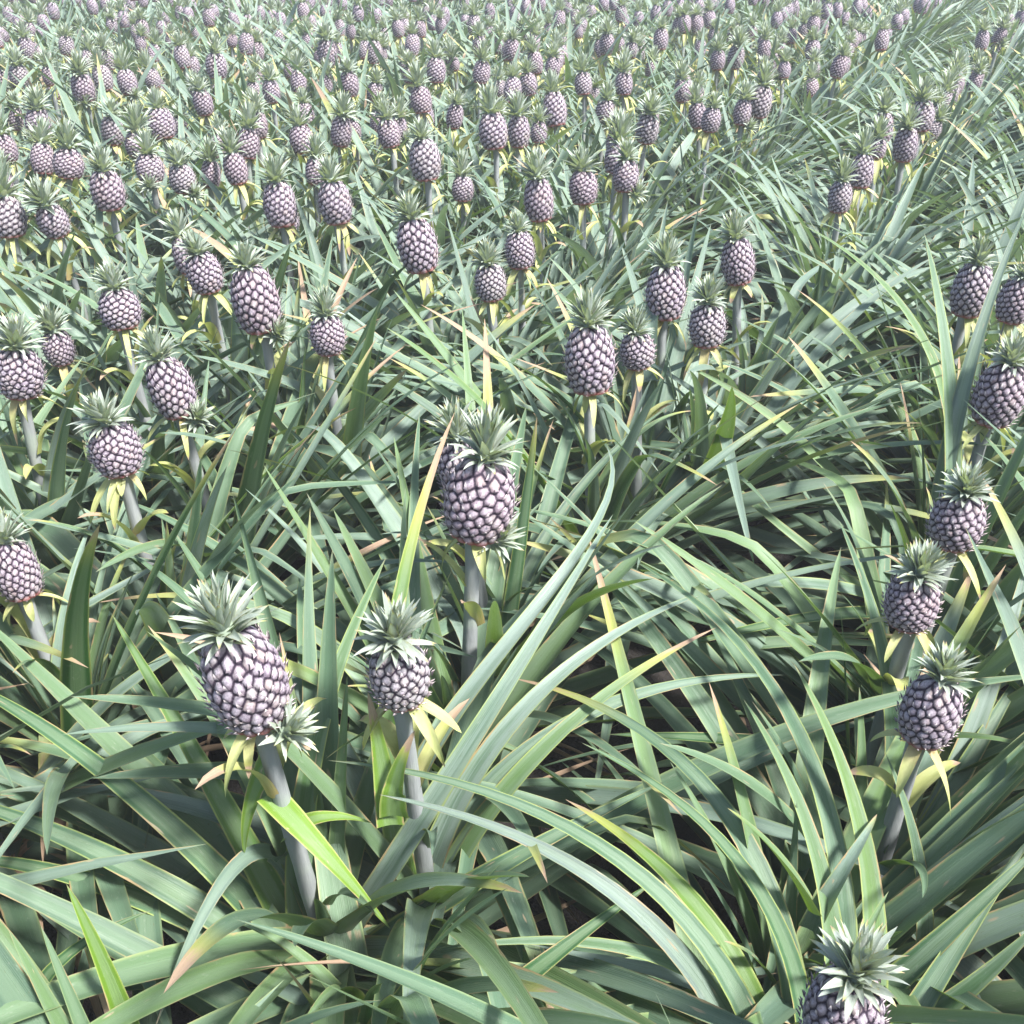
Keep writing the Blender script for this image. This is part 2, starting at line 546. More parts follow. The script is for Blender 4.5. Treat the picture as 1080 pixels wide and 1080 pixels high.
def crown_mb(seed, nleaf, n, across, mb=None, mi=0, size=1.0, z0=0.0, yellow=0.0):
    random.seed(seed * 77 + 5)
    mb = mb or MB()
    for k in range(nleaf):
        t = k / (nleaf - 1)                              # 0 inner .. 1 outer
        az = k * 2.399963 + random.gauss(0, 0.15)
        e0 = R(86 - 66 * t + random.gauss(0, 8))
        L = size * (0.036 + 0.026 * math.sin(math.pi * min(1, 0.18 + t * 0.72)) + random.gauss(0, 0.005))
        bend = R(-5 + 45 * t + random.gauss(0, 16))
        C, S, e, a = arc(az, e0, L, bend, n, base=(0, 0, z0 + size * (0.030 * (1 - t) - 0.002)), r0=size * (0.003 + 0.010 * t), power=1.3)
        S = twist_side(C, S, np.linspace(0, random.gauss(0, 0.35), n))
        tt = np.linspace(0, 1, n)
        prof = (1 - tt) ** 0.85 * (0.9 + 0.35 * tt)
        hue = random.betavariate(2, 2) * 0.8 if random.random() > yellow else random.uniform(0.85, 1)
        lv = (hue, max(0, random.gauss(0.66, 0.22)), random.choice([0, 0, 0.05, 0.10]), random.random())
        sweep_leaf(mb, C, S, size * random.uniform(0.014, 0.021), lv, 0.28, across, prof=prof, mi=mi)
    # the core the leaves grow from
    ths = np.linspace(0, 2 * np.pi, 8, endpoint=False)
    zs = np.array([-0.004, 0.004, 0.02, 0.034]) * size + z0
    rs = np.array([0.017, 0.016, 0.011, 0.001]) * size
    P = np.stack([rs[:, None] * np.cos(ths), rs[:, None] * np.sin(ths), np.broadcast_to(zs[:, None], (4, 8))], -1)
    mb.grid(P, np.full((4, 8, 3), 0.3), (0.3, 0.4, 0, 0.2), closed=True, mi=mi)
    return mb


def bract_mb(seed, n=10, across=4):
    random.seed(seed * 31 + 3)
    mb = MB()
    k = random.randint(5, 8)
    for i in range(k):
        az = i * 6.283 / k + random.gauss(0, 0.35)
        L = random.uniform(0.035, 0.105)
        C, S, e, a = arc(az, R(random.uniform(-45, 5)), L, R(random.uniform(35, 80)), n, base=(0, 0, -0.006), power=0.75, r0=0.011)
        S = twist_side(C, S, np.linspace(0, random.gauss(0, 0.6), n))
        tt = np.linspace(0, 1, n)
        prof = (0.9 + 0.3 * np.sin(tt * 2.5)) * (1 - tt) ** 0.5
        lv = (random.random(), random.random() * 0.6, random.choice([0, 0, 0, 0.1, 0.3]), random.random())
        sweep_leaf(mb, C, S, random.uniform(0.012, 0.023), lv, 0.26, across, prof=prof)
    for i in range(random.randint(2, 3)):                # longer ones hugging the stalk
        az = random.random() * 6.28
        L = random.uniform(0.09, 0.17)
        C, S, e, a = arc(az, R(random.uniform(60, 80)), L, R(random.uniform(40, 150)), n, base=(0, 0, -random.uniform(0.11, 0.2)), power=1.6, r0=0.010)
        tt = np.linspace(0, 1, n)
        prof = (0.95 + 0.25 * np.sin(tt * 2.5)) * (1 - tt) ** 0.5
        lv = (random.random() * 0.5, random.random() * 0.4, random.choice([0.05, 0.15, 0.3]), random.random())
        sweep_leaf(mb, C, S, random.uniform(0.024, 0.036), lv, 0.35, across, prof=prof)
    return mb


def stalk_mb(top, n=9, m=10, r=0.0115):
    zs = np.linspace(0, 1, n)
    A = np.array([0.0, 0.0, 0.03]); B = np.array(top)
    C = A + (B - A) * zs[:, None]
    C[:, 0] += 0.006 * np.sin(zs * 3.1 + 1) * math.sin(B[2] * 91)
    th = np.linspace(0, 2 * np.pi, m, endpoint=False)
    rr = r * (1.15 - 0.25 * zs + 0.05 * np.sin(zs * 31))
    rr[-1] *= 1.25
    P = C[:, None, :] + rr[:, None, None] * np.stack([np.cos(th), np.sin(th), 0 * th], -1)[None]
    mb = MB()
    mb.grid(P, np.zeros((n, m, 3)), (0.5, 0.5, 0, 0.5), closed=True)
    return mb


FRUIT_HI = [fruit_mb(132, 96, 132 + 10 * i, i).mesh("fruit", [M_FRUIT]) for i in range(4)]
FRUIT_LO = [fruit_mb(64, 46, 124 + 10 * i, 10 + i).mesh("fruit", [M_FRUIT]) for i in range(3)]
CROWN_HI = [crown_mb(i, 72, 8, 4).mesh("crown", [M_CROWN]) for i in range(6)]
CROWN_LO = [crown_mb(20 + i, 52, 5, 3).mesh("crown", [M_CROWN]) for i in range(4)]
BRACTS = [bract_mb(i).mesh("bracts", [M_BRACT]) for i in range(16)]
SLIPS = [crown_mb(40 + i, 46, 7, 4, size=0.72, yellow=0.25).mesh("slip", [M_CROWN]) for i in range(4)]

# ------------------------------------------------------------------ the plants measured in the photograph
# fruit centre x, y, width, height of the fruit body, crown centre x, y, slip side (None or angle), label
HAND = [
 (890, 1068, 88, 100, 894, 990, None, "pineapple plant whose purple fruit is cut by the bottom edge of the photo"),
 (258, 714, 92, 116, 236, 612, -0.3, "foreground pineapple plant with the biggest fruit on a thick grey stalk and a green slip"),
 (421, 708, 70, 78, 416, 644, None, "pineapple plant with a small round fruit right of the biggest foreground fruit"),
 (506, 525, 82, 92, 520, 452, 0.1, "central pineapple plant with a fat rounded fruit over bright yellow drooping bracts"),
 (982, 748, 66, 78, 990, 680, None, "pineapple plant with cream bracts, lowest of the three fruits stacked at right"),
 (962, 633, 60, 64, 960, 575, None, "squat-fruited pineapple plant, middle one of the three fruits stacked at right"),
 (1010, 548, 60, 64, 1013, 486, None, "round-fruited pineapple plant, topmost of the three fruits stacked at right"),
 (1055, 414, 56, 72, 1058, 354, None, "pineapple plant with a tall upright fruit near the right edge above three stacked fruits"),
 (16, 600, 50, 76, 4, 538, None, "pineapple plant with yellow bracts under a fruit cut by the left edge"),
 (121, 472, 57, 60, 116, 424, None, "pineapple plant with a round fruit on a yellow split stalk, left of centre-left"),
 (180, 408, 50, 66, 166, 352, -0.2, "pineapple plant at left with an upright fruit and small green slip beside it"),
 (20, 392, 52, 56, 30, 340, None, "pineapple plant with a broad dark fruit touching the left edge of the photo"),
 (61, 366, 34, 38, 60, 330, None, "small-fruited pineapple plant just behind the broad fruit touching the left edge"),
 (126, 325, 46, 44, 122, 283, None, "pineapple plant with a squat fruit under a wide bright green crown at left"),
 (269, 315, 54, 72, 262, 258, -0.3, "pineapple plant at upper left with a tall egg-shaped fruit and a round slip"),
 (215, 287, 40, 44, 210, 250, None, "front plant of the two with touching fruits at upper left"),
 (196, 268, 30, 46, 190, 228, None, "rear plant of the two with touching fruits at upper left"),
 (345, 352, 40, 44, 345, 308, None, "pineapple plant with a small low fruit right of the tall egg-shaped fruit"),
 (440, 258, 46, 58, 430, 212, None, "pineapple plant with a well lit oval fruit standing clear above yellow bracts, upper centre"),
 (622, 378, 58, 74, 616, 314, None, "pineapple plant with a large oval fruit over cream bracts, right of centre"),
 (672, 369, 40, 40, 666, 332, None, "smaller pineapple plant half hidden right behind the large oval fruit"),
 (702, 308, 46, 58, 700, 256, None, "pineapple plant with an oval leaning fruit, leftmost of three right of centre"),
 (746, 342, 42, 48, 742, 298, None, "pineapple plant with a dark squat fruit, front one of three right of centre"),
 (778, 275, 38, 50, 768, 234, None, "pineapple plant with a slim leaning fruit, rear one of three right of centre"),
 (548, 263, 34, 40, 545, 228, None, "pineapple plant with a small fruit left of an upright leaf cluster, upper centre"),
 (517, 297, 36, 40, 512, 264, None, "pineapple plant with a small fruit in the leaves beside a dried brown leaf tip"),
 (568, 210, 34, 46, 562, 172, None, "pineapple plant with an oval fruit on a long pinkish bract stalk, upper centre"),
 (615, 197, 33, 36, 612, 165, None, "pineapple plant with a round pale fruit just right of the one with pinkish bracts"),
 (353, 213, 38, 46, 348, 172, None, "right one of a matching pair of oval fruited plants, upper left of centre"),
 (295, 215, 38, 48, 292, 172, None, "left one of a matching pair of oval fruited plants, yellow bracts below"),
 (248, 177, 27, 34, 244, 148, None, "pineapple plant with a slim small fruit just left of the matching pair"),
 (113, 200, 38, 42, 112, 160, None, "pineapple plant with a dark round fruit and orange bract ring, upper left"),
 (1025, 305, 44, 58, 1025, 262, None, "pineapple plant with a pale fruit hidden behind two broad upright leaves at right"),
 (1072, 316, 40, 50, 1075, 272, None, "pineapple plant at the right edge, fruit above the tall upright one"),
 (489, 492, 60, 70, 472, 414, None, "pineapple plant hidden behind the central fat fruit, its crown showing to the left"),
 (886, 207, 27, 34, 884, 176, None, "nearest plant of the diagonal line of small fruits running to the upper right"),
 (909, 180, 27, 36, 908, 148, None, "second plant of the diagonal line of small fruits running to the upper right"),
 (955, 152, 27, 36, 952, 120, None, "third plant of the diagonal line of small fruits running to the upper right"),
 (972, 122, 28, 32, 968, 92, None, "fourth plant of the diagonal line of small fruits running to the upper right"),
 (1003, 97, 18, 24, 1001, 76, None, "last plant of the diagonal line, with a small reddish fruit"),
 (448, 168, 36, 44, 444, 130, None, "pineapple plant with a pale oval fruit leaning slightly, alone in the upper centre"),
 (520, 138, 33, 38, 516, 106, None, "left and larger one of a close pair of fruited plants near the top centre"),
 (547, 138, 26, 34, 546, 108, None, "right and smaller one of a close pair of fruited plants near the top centre"),
]
# further fruits read off the photograph, too much alike to describe one by one
MORE = [(585, 115, 27, 36), (192, 188, 30, 30), (158, 177, 32, 30), (8, 228, 40, 44), (55, 232, 34, 36), (318, 147, 28, 30), (360, 138, 24, 32),
        (170, 130, 30, 32), (145, 152, 28, 26), (72, 172, 34, 32), (5, 156, 26, 30), (87, 92, 26, 30), (783, 118, 20, 30), (802, 107, 26, 34),
        (750, 126, 22, 26), (683, 135, 26, 32), (660, 185, 30, 34), (615, 88, 20, 24), (658, 88, 20, 24), (697, 41, 17, 22), (722, 25, 15, 18),
        (735, 25, 15, 18), (748, 20, 15, 18), (757, 63, 17, 20), (776, 60, 19, 24), (806, 52, 15, 22), (857, 52, 17, 20), (444, 105, 24, 28),
        (395, 55, 18, 24), (345, 55, 22, 28), (260, 46, 17, 22), (228, 69, 24, 26), (108, 82, 22, 26), (134, 86, 22, 26), (28, 50, 17, 22),
        (272, 131, 22, 28), (214, 108, 22, 26), (286, 96, 20, 24), (583, 71, 18, 22), (640, 46, 17, 22), (557, 88, 20, 24), (500, 26, 15, 20),
        (435, 47, 17, 22), (858, 26, 15, 18), (885, 70, 18, 24), (930, 42, 16, 22), (1036, 42, 15, 20), (460, 74, 22, 26), (192, 60, 18, 24),
        (70, 48, 17, 20), (150, 30, 15, 20), (320, 12, 14, 18), (220, 18, 14, 18), (590, 20, 14, 18), (655, 14, 13, 17), (540, 52, 18, 22),
        (20, 80, 22, 24), (40, 130, 28, 30), (508, 76, 20, 24), (368, 88, 22, 26), (410, 140, 26, 30), (720, 95, 20, 24), (650, 150, 24, 28)]


class Plant:
    pass


def make_spec(cx, cy, w, h, kx=None, ky=None, slip=None, label=None):
    v = (cy - 540) / F
    z = 0.85 / (sp + v * cp)
    z *= 1.0 + random.gauss(0, 0.015)
    width = w * z / F
    width_c = min(0.114, max(0.086, width))
    if abs(width_c - width) > 1e-6:
        z = z * (0.35 + 0.65 * width_c / width)
        width_c = w * z / F
    z = min(z, 9.5)
    p = Plant()
    p.c = at_depth(cx, cy, z)
    p.w = width_c
    d = norm(p.c - np.array([0, 0, CAMH]))
    # vertical foreshortening: the fruit is seen from above
    vis = math.sqrt(max(0.05, 1 - d[2] ** 2))
    hgt = h * z / F
    p.h = min(1.34 * p.w, max(0.92 * p.w, 0.97 * math.sqrt(max(0.0, hgt ** 2 - (p.w * d[2]) ** 2)) / vis))
    ax = np.array([0.0, 0.0, 1.0])
    if kx is not None:
        tilt = (kx - cx) / max(20.0, (cy - ky)) * 0.9
        ax = norm(np.array([tilt * 0.85, random.gauss(0, 0.05), 1.0]))
    else:
        ax = norm(np.array([random.gauss(0, 0.12), random.gauss(0, 0.1), 1.0]))
    p.w *= 0.95; p.h *= 0.94
    p.axis = ax
    p.bottom = p.c - ax * p.h * 0.5
    p.base = np.array([p.bottom[0] - ax[0] * 0.25, p.bottom[1] - ax[1] * 0.25, 0.0])
    p.z = z
    p.slip, p.label = slip, label
    p.fruit = True
    p.px = (cx, cy, w, h)
    return p


plants = []
for row in HAND:
    plants.append(make_spec(*row))
for x, y, w, h in MORE:
    plants.append(make_spec(x, y, w, h))

# fruits that leaves in front of them must not cover
block = []
for p in plants:
    if p.z < 4.6:
        cr = p.c + p.axis * (p.h * 0.5 + 0.05)
        X, Y, Z = project(np.array([p.c, cr, p.bottom - p.axis * 0.07]))
        block.append((X[0], Y[0], p.px[2] * 0.56, p.px[3] * 0.55, Z[0]))
        block.append((X[1], Y[1], p.px[2] * 0.45, p.px[2] * 0.55, Z[0]))
        if p.z < 1.9:
            block.append((X[2], Y[2], p.px[2] * 0.16, p.px[2] * 0.25, Z[0]))
BX = np.array(block)


HL = np.zeros((0, 3))


def blocked(C, hw):
    if len(HL):
        X, Y, Z = project(C)
        D = np.hypot(X[:, None] - HL[None, :, 0], Y[:, None] - HL[None, :, 1])
        if int(np.any((D < 8 + 0.022 * F / Z[:, None]) & (Z[:, None] < HL[None, :, 2] + 0.02), axis=0).sum()) > 6:
            return True
    return blocked_fruit(C, hw)


def blocked_fruit(C, hw):
    X, Y, Z = project(C)
    pad = hw * F / Z
    dx = (X[:, None] - BX[None, :, 0]) / (BX[None, :, 2] + pad[:, None])
    dy = (Y[:, None] - BX[None, :, 1]) / (BX[None, :, 3] + pad[:, None])
    return bool(np.any((dx * dx + dy * dy < 1) & (Z[:, None] < BX[None, :, 4] - 0.015)))


# rows of the field run away to the upper right
DIR = np.array([math.sin(R(28)), math.cos(R(28))])
NRM = np.array([DIR[1], -DIR[0]])
taken = [p.base[:2] for p in plants]


def infr(x, y, m=0):
    P = np.array([[x, y, 0.7], [x, y, 0.35], [x - .35, y, .45], [x + .35, y, .45], [x, y + .3, .5], [x, y - .35, .4]])
    X, Y, Z = project(P)
    return bool(np.any((X > -m) & (X < 1080 + m) & (Y > -m) & (Y < 1080 + m) & (Z > 0.3)))


fill, outer = [], []
row_s = [-0.62, -0.02, 0.42, 0.95, 1.40, 1.92, 2.4, 2.9, 3.4] + [-1.45 - 0.45 * k for k in range(30)] + [3.9 + 0.5 * k for k in range(8)]
for s in row_s:
    a = -14.0 + random.random() * 0.3
    while a < 22:
        a += random.gauss(0.29, 0.04)
        q = DIR * a + NRM * (s + random.gauss(0, 0.05))
        x, y = q
        if y < -1.2 or y > 15 or abs(x) > 0.62 * max(y, 0) + 2.6:
            continue
        rad = 0.17 if y < 1.3 else (0.21 if y < 3 else 0.16)
        if 1.6 < y < 3.2 and -0.75 < x < 1.3 and random.random() < 0.25:
            continue
        if x * x + y * y < 0.30 ** 2:
            continue
        if any((t[0] - x) ** 2 + (t[1] - y) ** 2 < rad * rad for t in taken):
            continue
        if infr(x, y) and y < 12:
            fill.append((x, y))
        else:
            outer.append((x, y))
fill.sort(key=lambda t: t[0] ** 2 + t[1] ** 2)
NMAX = 300 - len(plants)
outer += fill[NMAX:]
fill = fill[:NMAX]
print("hand", len(plants), "fill", len(fill), "outer", len(outer))
for x, y in fill:
    p = Plant()
    fh = 0.625 + random.gauss(0, 0.05)
    p.w = random.gauss(0.080, 0.008); p.h = p.w * random.uniform(1.02, 1.30)
    p.axis = norm(np.array([random.gauss(0, 0.12), random.gauss(0, 0.12), 1.0]))
    p.c = np.array([x, y, fh])
    p.bottom = p.c - p.axis * p.h * 0.5
    p.base = np.array([p.bottom[0] - p.axis[0] * 0.25, p.bottom[1] - p.axis[1] * 0.25, 0.0])
    X, Y, Z = project(p.c)
    p.z = float(Z[0])
    inside = -25 < X[0] < 1105 and -25 < Y[0] < 1125
    # in the near rows every fruit of the photograph is placed above: what is left there are leaf rosettes
    p.fruit = (p.z > 3.3) or not inside
    p.slip, p.label, p.px = None, None, (float(X[0]), float(Y[0]), p.w * F / p.z, 0)
    plants.append(p)

# ------------------------------------------------------------------ single leaves read off the photograph
# index of the plant in HAND, points (x, y, height) from the leaf base to its tip, width in metres, twist, (hue, wax, dry, pattern)
G, PALE, DARK, YEL = (0.60, 0.18, 0.0, 0.2), (0.55, 0.85, 0.0, 0.7), (0.25, 0.12, 0.0, 0.2), (0.97, 0.05, 0.0, 0.2)
ORG = (0.95, 0.10, 0.22, 0.2)
LEAVES = [
 (1, [(300, 1000, .16), (262, 900, .32), (196, 775, .46), (118, 648, .55)], .046, 0.2, (0.80, 0.10, 0.0, 0.2)),
 (1, [(305, 1010, .14), (312, 900, .34), (345, 755, .52), (407, 588, .68)], .050, -0.3, (0.75, 0.25, 0.02, 0.7)),
 (1, [(296, 1020, .12), (226, 916, .30), (130, 828, .42), (0, 738, .46), (-70, 705, .44)], .042, 0.1, G),
 (1, [(296, 1035, .10), (202, 955, .24), (110, 900, .32), (0, 853, .34), (-80, 835, .30)], .046, 0.1, (0.42, 0.25, 0, 0.2)),
 (1, [(300, 1040, .10), (192, 968, .20), (100, 928, .26), (0, 908, .26), (-90, 905, .2)], .040, 0.1, G),
 (1, [(300, 1060, .08), (420, 990, .24), (500, 930, .36), (590, 872, .44), (700, 825, .44)], .050, 0.2, (0.62, 0.3, 0, 0.2)),
 (1, [(318, 1000, .15), (398, 900, .34), (490, 800, .50), (580, 680, .60), (646, 542, .66)], .044, 0.1, (0.5, 0.75, 0, 0.7)),
 (2, [(395, 960, .15), (450, 870, .32), (540, 770, .46), (640, 680, .52), (760, 620, .50)], .044, 0.2, PALE),
 (2, [(395, 970, .12), (455, 890, .28), (560, 785, .42), (690, 735, .48), (830, 712, .44)], .042, -0.1, (0.45, 0.5, 0, 0.2)),
 (2, [(400, 950, .15), (480, 880, .30), (560, 815, .40), (660, 720, .50), (755, 662, .50)], .040, 0.1, (0.8, 0.3, 0.13, 0.7)),
 (2, [(385, 950, .16), (420, 850, .34), (505, 730, .5), (560, 640, .58), (640, 470, .66)], .040, 0.1, PALE),
 (1, [(315, 985, .18), (300, 920, .30), (272, 890, .42), (212, 938, .42), (164, 1085, .36)], .040, 0.3, (0.15, 0.55, 0.03, 0.2)),
 (0, [(905, 1230, .10), (820, 1068, .36), (733, 993, .46), (589, 878, .54), (346, 802, .50)], .034, 0.15, (0.62, 0.35, 0, 0.2)),
 (0, [(880, 1230, .10), (780, 1074, .34), (666, 970, .48), (560, 888, .55), (400, 838, .55)], .036, 0.5, (0.05, 0.62, 0, 0.2)),
 (0, [(890, 1240, .10), (820, 1062, .34), (720, 1030, .40), (637, 1017, .42), (450, 1002, .40)], .034, 0.1, (0.72, 0.35, 0, 0.7)),
 (0, [(900, 1200, .12), (815, 945, .44), (709, 858, .54), (614, 783, .56)], .032, 0.2, G),
 (0, [(905, 1200, .12), (930, 1000, .36), (905, 880, .50), (870, 780, .58), (838, 700, .62)], .046, 0.1, (0.85, 0.25, 0, 0.7)),
 (0, [(895, 1200, .12), (885, 990, .36), (850, 880, .50), (815, 800, .56), (785, 738, .58)], .042, 0.1, (0.78, 0.3, 0, 0.7)),
 (0, [(905, 1200, .12), (905, 1000, .38), (850, 790, .52), (780, 680, .56), (662, 588, .54)], .036, 0.2, (0.62, 0.3, 0, 0.7)),
 (0, [(915, 1210, .12), (980, 1060, .34), (1020, 960, .44), (1090, 880, .48)], .048, 0.2, (0.55, 0.35, 0, 0.2)),
 (0, [(915, 1210, .12), (968, 1010, .34), (975, 900, .44), (962, 850, .50), (933, 794, .55)], .042, 0.1, (0.7, 0.4, 0, 0.7)),
 (0, [(885, 1210, .12), (840, 1000, .38), (781, 860, .48), (700, 790, .50), (590, 735, .48), (540, 715, .44)], .040, 0.2, (0.4, 0.3, 0.08, 0.2)),
 (0, [(890, 1230, .10), (800, 1040, .34), (730, 960, .42), (660, 890, .46), (597, 843, .45)], .046, 0.3, (0.85, 0.05, 0.06, 0.2)),
 (4, [(975, 930, .18), (985, 870, .32), (1040, 770, .44), (1090, 690, .48)], .046, 0.2, (0.55, 0.35, 0, 0.2)),
 (4, [(960, 930, .18), (950, 820, .36), (915, 660, .58), (885, 548, .68)], .044, 0.1, (0.62, 0.3, 0, 0.7)),
 (4, [(965, 930, .18), (1000, 840, .34), (1050, 700, .50), (1090, 560, .6)], .046, 0.2, PALE),
 (2, [(405, 800, .30), (420, 640, .66), (445, 530, .77), (480, 434, .87)], .040, -0.3, (0.85, 0.15, 0.16, 0.2)),
 (3, [(470, 720, .16), (414, 593, .38), (370, 530, .48), (296, 444, .58)], .044, 0.2, (0.45, 0.3, 0, 0.2)),
 (3, [(475, 730, .14), (381, 568, .36), (296, 530, .42), (193, 518, .44)], .042, 0.1, (0.5, 0.65, 0.05, 0.7)),
 (3, [(505, 720, .16), (548, 610, .38), (620, 512, .50), (712, 424, .58)], .046, 0.2, (0.2, 0.2, 0, 0.2)),
 (3, [(500, 720, .14), (470, 640, .36), (490, 680, .36), (482, 730, .22)], .036, 0.1, (0.1, 0.9, 0, 0.7)),
 (19, [(640, 540, .16), (590, 480, .34), (490, 380, .54), (416, 341, .58)], .040, 0.1, (0.5, 0.6, 0, 0.7)),
 (19, [(640, 540, .16), (690, 480, .34), (760, 400, .48), (850, 372, .48)], .040, 0.1, (0.3, 0.5, 0, 0.2)),
 (7, [(1010, 540, .40), (1004, 450, .62), (994, 340, .80), (975, 246, .93)], .056, 0.0, (0.72, 0.45, 0, 0.7)),
 (7, [(1015, 540, .40), (1012, 440, .64), (1035, 330, .82), (1085, 215, .98)], .048, 0.4, (0.2, 0.5, 0, 0.2)),
 (7, [(1020, 570, .14), (958, 522, .30), (839, 433, .46), (730, 373, .52)], .040, 0.2, (0.62, 0.45, 0, 0.7)),
 (7, [(1010, 560, .16), (985, 400, .59), (932, 284, .77), (845, 237, .83)], .034, 0.2, (0.8, 0.3, 0, 0.7)),
 (7, [(1010, 570, .14), (950, 440, .47), (900, 350, .63), (840, 305, .69)], .038, 0.2, (0.85, 0.2, 0.08, 0.2)),
 (7, [(1005, 590, .12), (860, 590, .30), (791, 522, .38), (698, 446, .44)], .030, 0.2, (0.75, 0.3, 0, 0.7)),
 (8, [(10, 840, .15), (0, 718, .30), (120, 622, .46), (222, 560, .52)], .042, 0.1, PALE),
 (2, [(420, 900, .16), (400, 740, .38), (361, 672, .46), (240, 642, .48), (100, 636, .44)], .040, 0.1, (0.8, 0.6, 0.1, 0.7)),
]
AUTO = [  # leaves of whichever plant stands nearest to their foot
 ([(170, 1230, .1), (135, 1080, .40), (98, 995, .52), (70, 932, .58)], .050, 0.1, (0.9, 0.05, 0.0, 0.2)),
 ([(900, 1130, .1), (960, 1030, .35), (1030, 940, .45), (1100, 890, .5)], .050, 0.2, (0.6, 0.3, 0, 0.2)),
 ([(930, 1180, .1), (1000, 1060, .36), (1100, 970, .45)], .052, 0.1, (0.7, 0.2, 0, 0.7)),
 ([(960, 830, .12), (880, 800, .30), (760, 770, .36), (640, 775, .32)], .048, 0.1, (0.5, 0.05, 0, 0.2)),
 ([(990, 700, .15), (900, 655, .35), (780, 650, .42), (690, 690, .36)], .044, 0.1, (0.7, 0.15, 0, 0.2)),
 ([(990, 690, .15), (880, 630, .36), (760, 600, .42), (640, 640, .38)], .044, 0.1, (0.5, 0.6, 0, 0.7)),
 ([(60, 860, .15), (100, 760, .35), (170, 690, .42), (300, 640, .50)], .044, 0.1, (0.5, 0.7, 0, 0.7)),
 ([(-20, 1120, .1), (40, 1040, .30), (110, 985, .36), (160, 960, .36)], .046, 0.1, (0.6, 0.1, 0, 0.2)),
 ([(420, 1230, .1), (470, 1120, .30), (560, 1010, .42), (690, 930, .45)], .050, 0.2, (0.45, 0.05, 0, 0.2)),
]
WITHER = [  # bright yellow bract leaves on the stalk of the largest fruit
 (1, [(283, 838, .50), (337, 895, .46), (412, 980, .34)], .034, 0.5, YEL),
 (1, [(300, 880, .42), (340, 862, .46), (392, 868, .42)], .026, 0.2, YEL),
 (2, [(416, 860, .46), (422, 808, .55), (438, 770, .60)], .036, 0.1, ORG),
 (2, [(412, 870, .44), (402, 800, .54), (388, 730, .64)], .034, 0.1, ORG),
 (1, [(285, 800, .54), (264, 850, .48), (258, 900, .40)], .028, 0.1, YEL),
]
hand_leaves = {}
for pts, w, tw, lv in AUTO:
    f_ = at_height(*pts[0])
    i_ = min(range(len(plants)), key=lambda k: (plants[k].base[0] - f_[0]) ** 2 + (plants[k].base[1] - f_[1]) ** 2)
    hand_leaves.setdefault(i_, []).append((pts, w, tw, lv))
for i, pts, w, tw, lv in LEAVES + WITHER:
    hand_leaves.setdefault(i, []).append((pts, w, tw, lv))


def add_hand_leaves(mb, p, idx):
    for pts, w, tw, lv in hand_leaves.get(idx, []):
        P = np.array([at_height(*q) for q in pts])
        if lv is not YEL and lv is not ORG:
            root = p.base + np.array([0, 0, 0.07]) + norm(np.append(P[0][:2] - p.base[:2], 0.0)) * 0.02
            P = np.concatenate([[root], P[1:]])
        n = 26
        tp = np.concatenate([[0], np.cumsum(np.linalg.norm(np.diff(P, axis=0), axis=1))])
        tp /= tp[-1]
        wt = np.ones(len(P)); wt[-1] = 3
        deg = 2 if len(P) > 3 else len(P) - 1
        for deg_ in (deg, 3):
            cf = [np.polyfit(tp, P[:, k], min(deg_, len(P) - 1), w=wt) for k in range(3)]
            fit = np.stack([np.polyval(c, tp) for c in cf], -1)
            if np.abs(fit - P).max() < 0.05:
                break
        C = np.stack([np.polyval(c, np.linspace(0, 1, n)) for c in cf], -1)
        T = norm(np.gradient(C, axis=0))
        up = np.array([0, -0.25, 1.0])
        S = np.cross(T, up)
        h = np.linalg.norm(S, axis=-1, keepdims=True)
        alt = np.cross(T, np.array([0, -1.0, 0.3]))
        S = np.where(h > 0.35, S, S + alt)
        for i in range(1, n):
            if (S[i] * S[i - 1]).sum() < 0:
                S[i] = -S[i]
        S = twist_side(C, norm(S), tw * np.linspace(0.2, 1, n))
        sweep_leaf(mb, C - p.base, S, w * 1.22, lv, 0.12, 7, ripple=0.03)


HL = []
for i_, lst in hand_leaves.items():
    for pts, w_, tw_, lv_ in lst:
        P_ = catmull(np.array([at_height(*q) for q in pts]), 16)[3:]
        HL.append(np.stack(project(P_), -1))
HL = np.concatenate(HL)
HL = HL[(HL[:, 0] > 0) & (HL[:, 0] < 1080) & (HL[:, 1] < 1080)]

# ------------------------------------------------------------------ labels for plants that look alike
def zone_label(p):
    x, y = p.px[0], p.px[1]
    side = "left third" if x < 360 else ("middle" if x < 720 else "right third")
    if not p.fruit:
        if x < 0 or x > 1080 or y > 1080:
            return "pineapple plant at the photo's edge with only leaves reaching in, %s" % side
        if p.z < 2.2:
            return "near leafy pineapple rosette without fruit between fruited plants, %s of photo" % side
        return "leafy pineapple rosette without fruit in the middle rows, %s of photo" % side
    if x < 0 or x > 1080 or y > 1080:
        return "pineapple plant beyond the photo's edge with leaves reaching in, %s" % side
    if y < 45:
        return "tiny pale pineapple plant in the farthest rows along the top edge, %s" % side
    if y < 110:
        return "small greyish pineapple plant with purple fruit in the crowded far rows, %s" % side
    return "pineapple plant with a small purple fruit in the upper middle rows, %s" % side


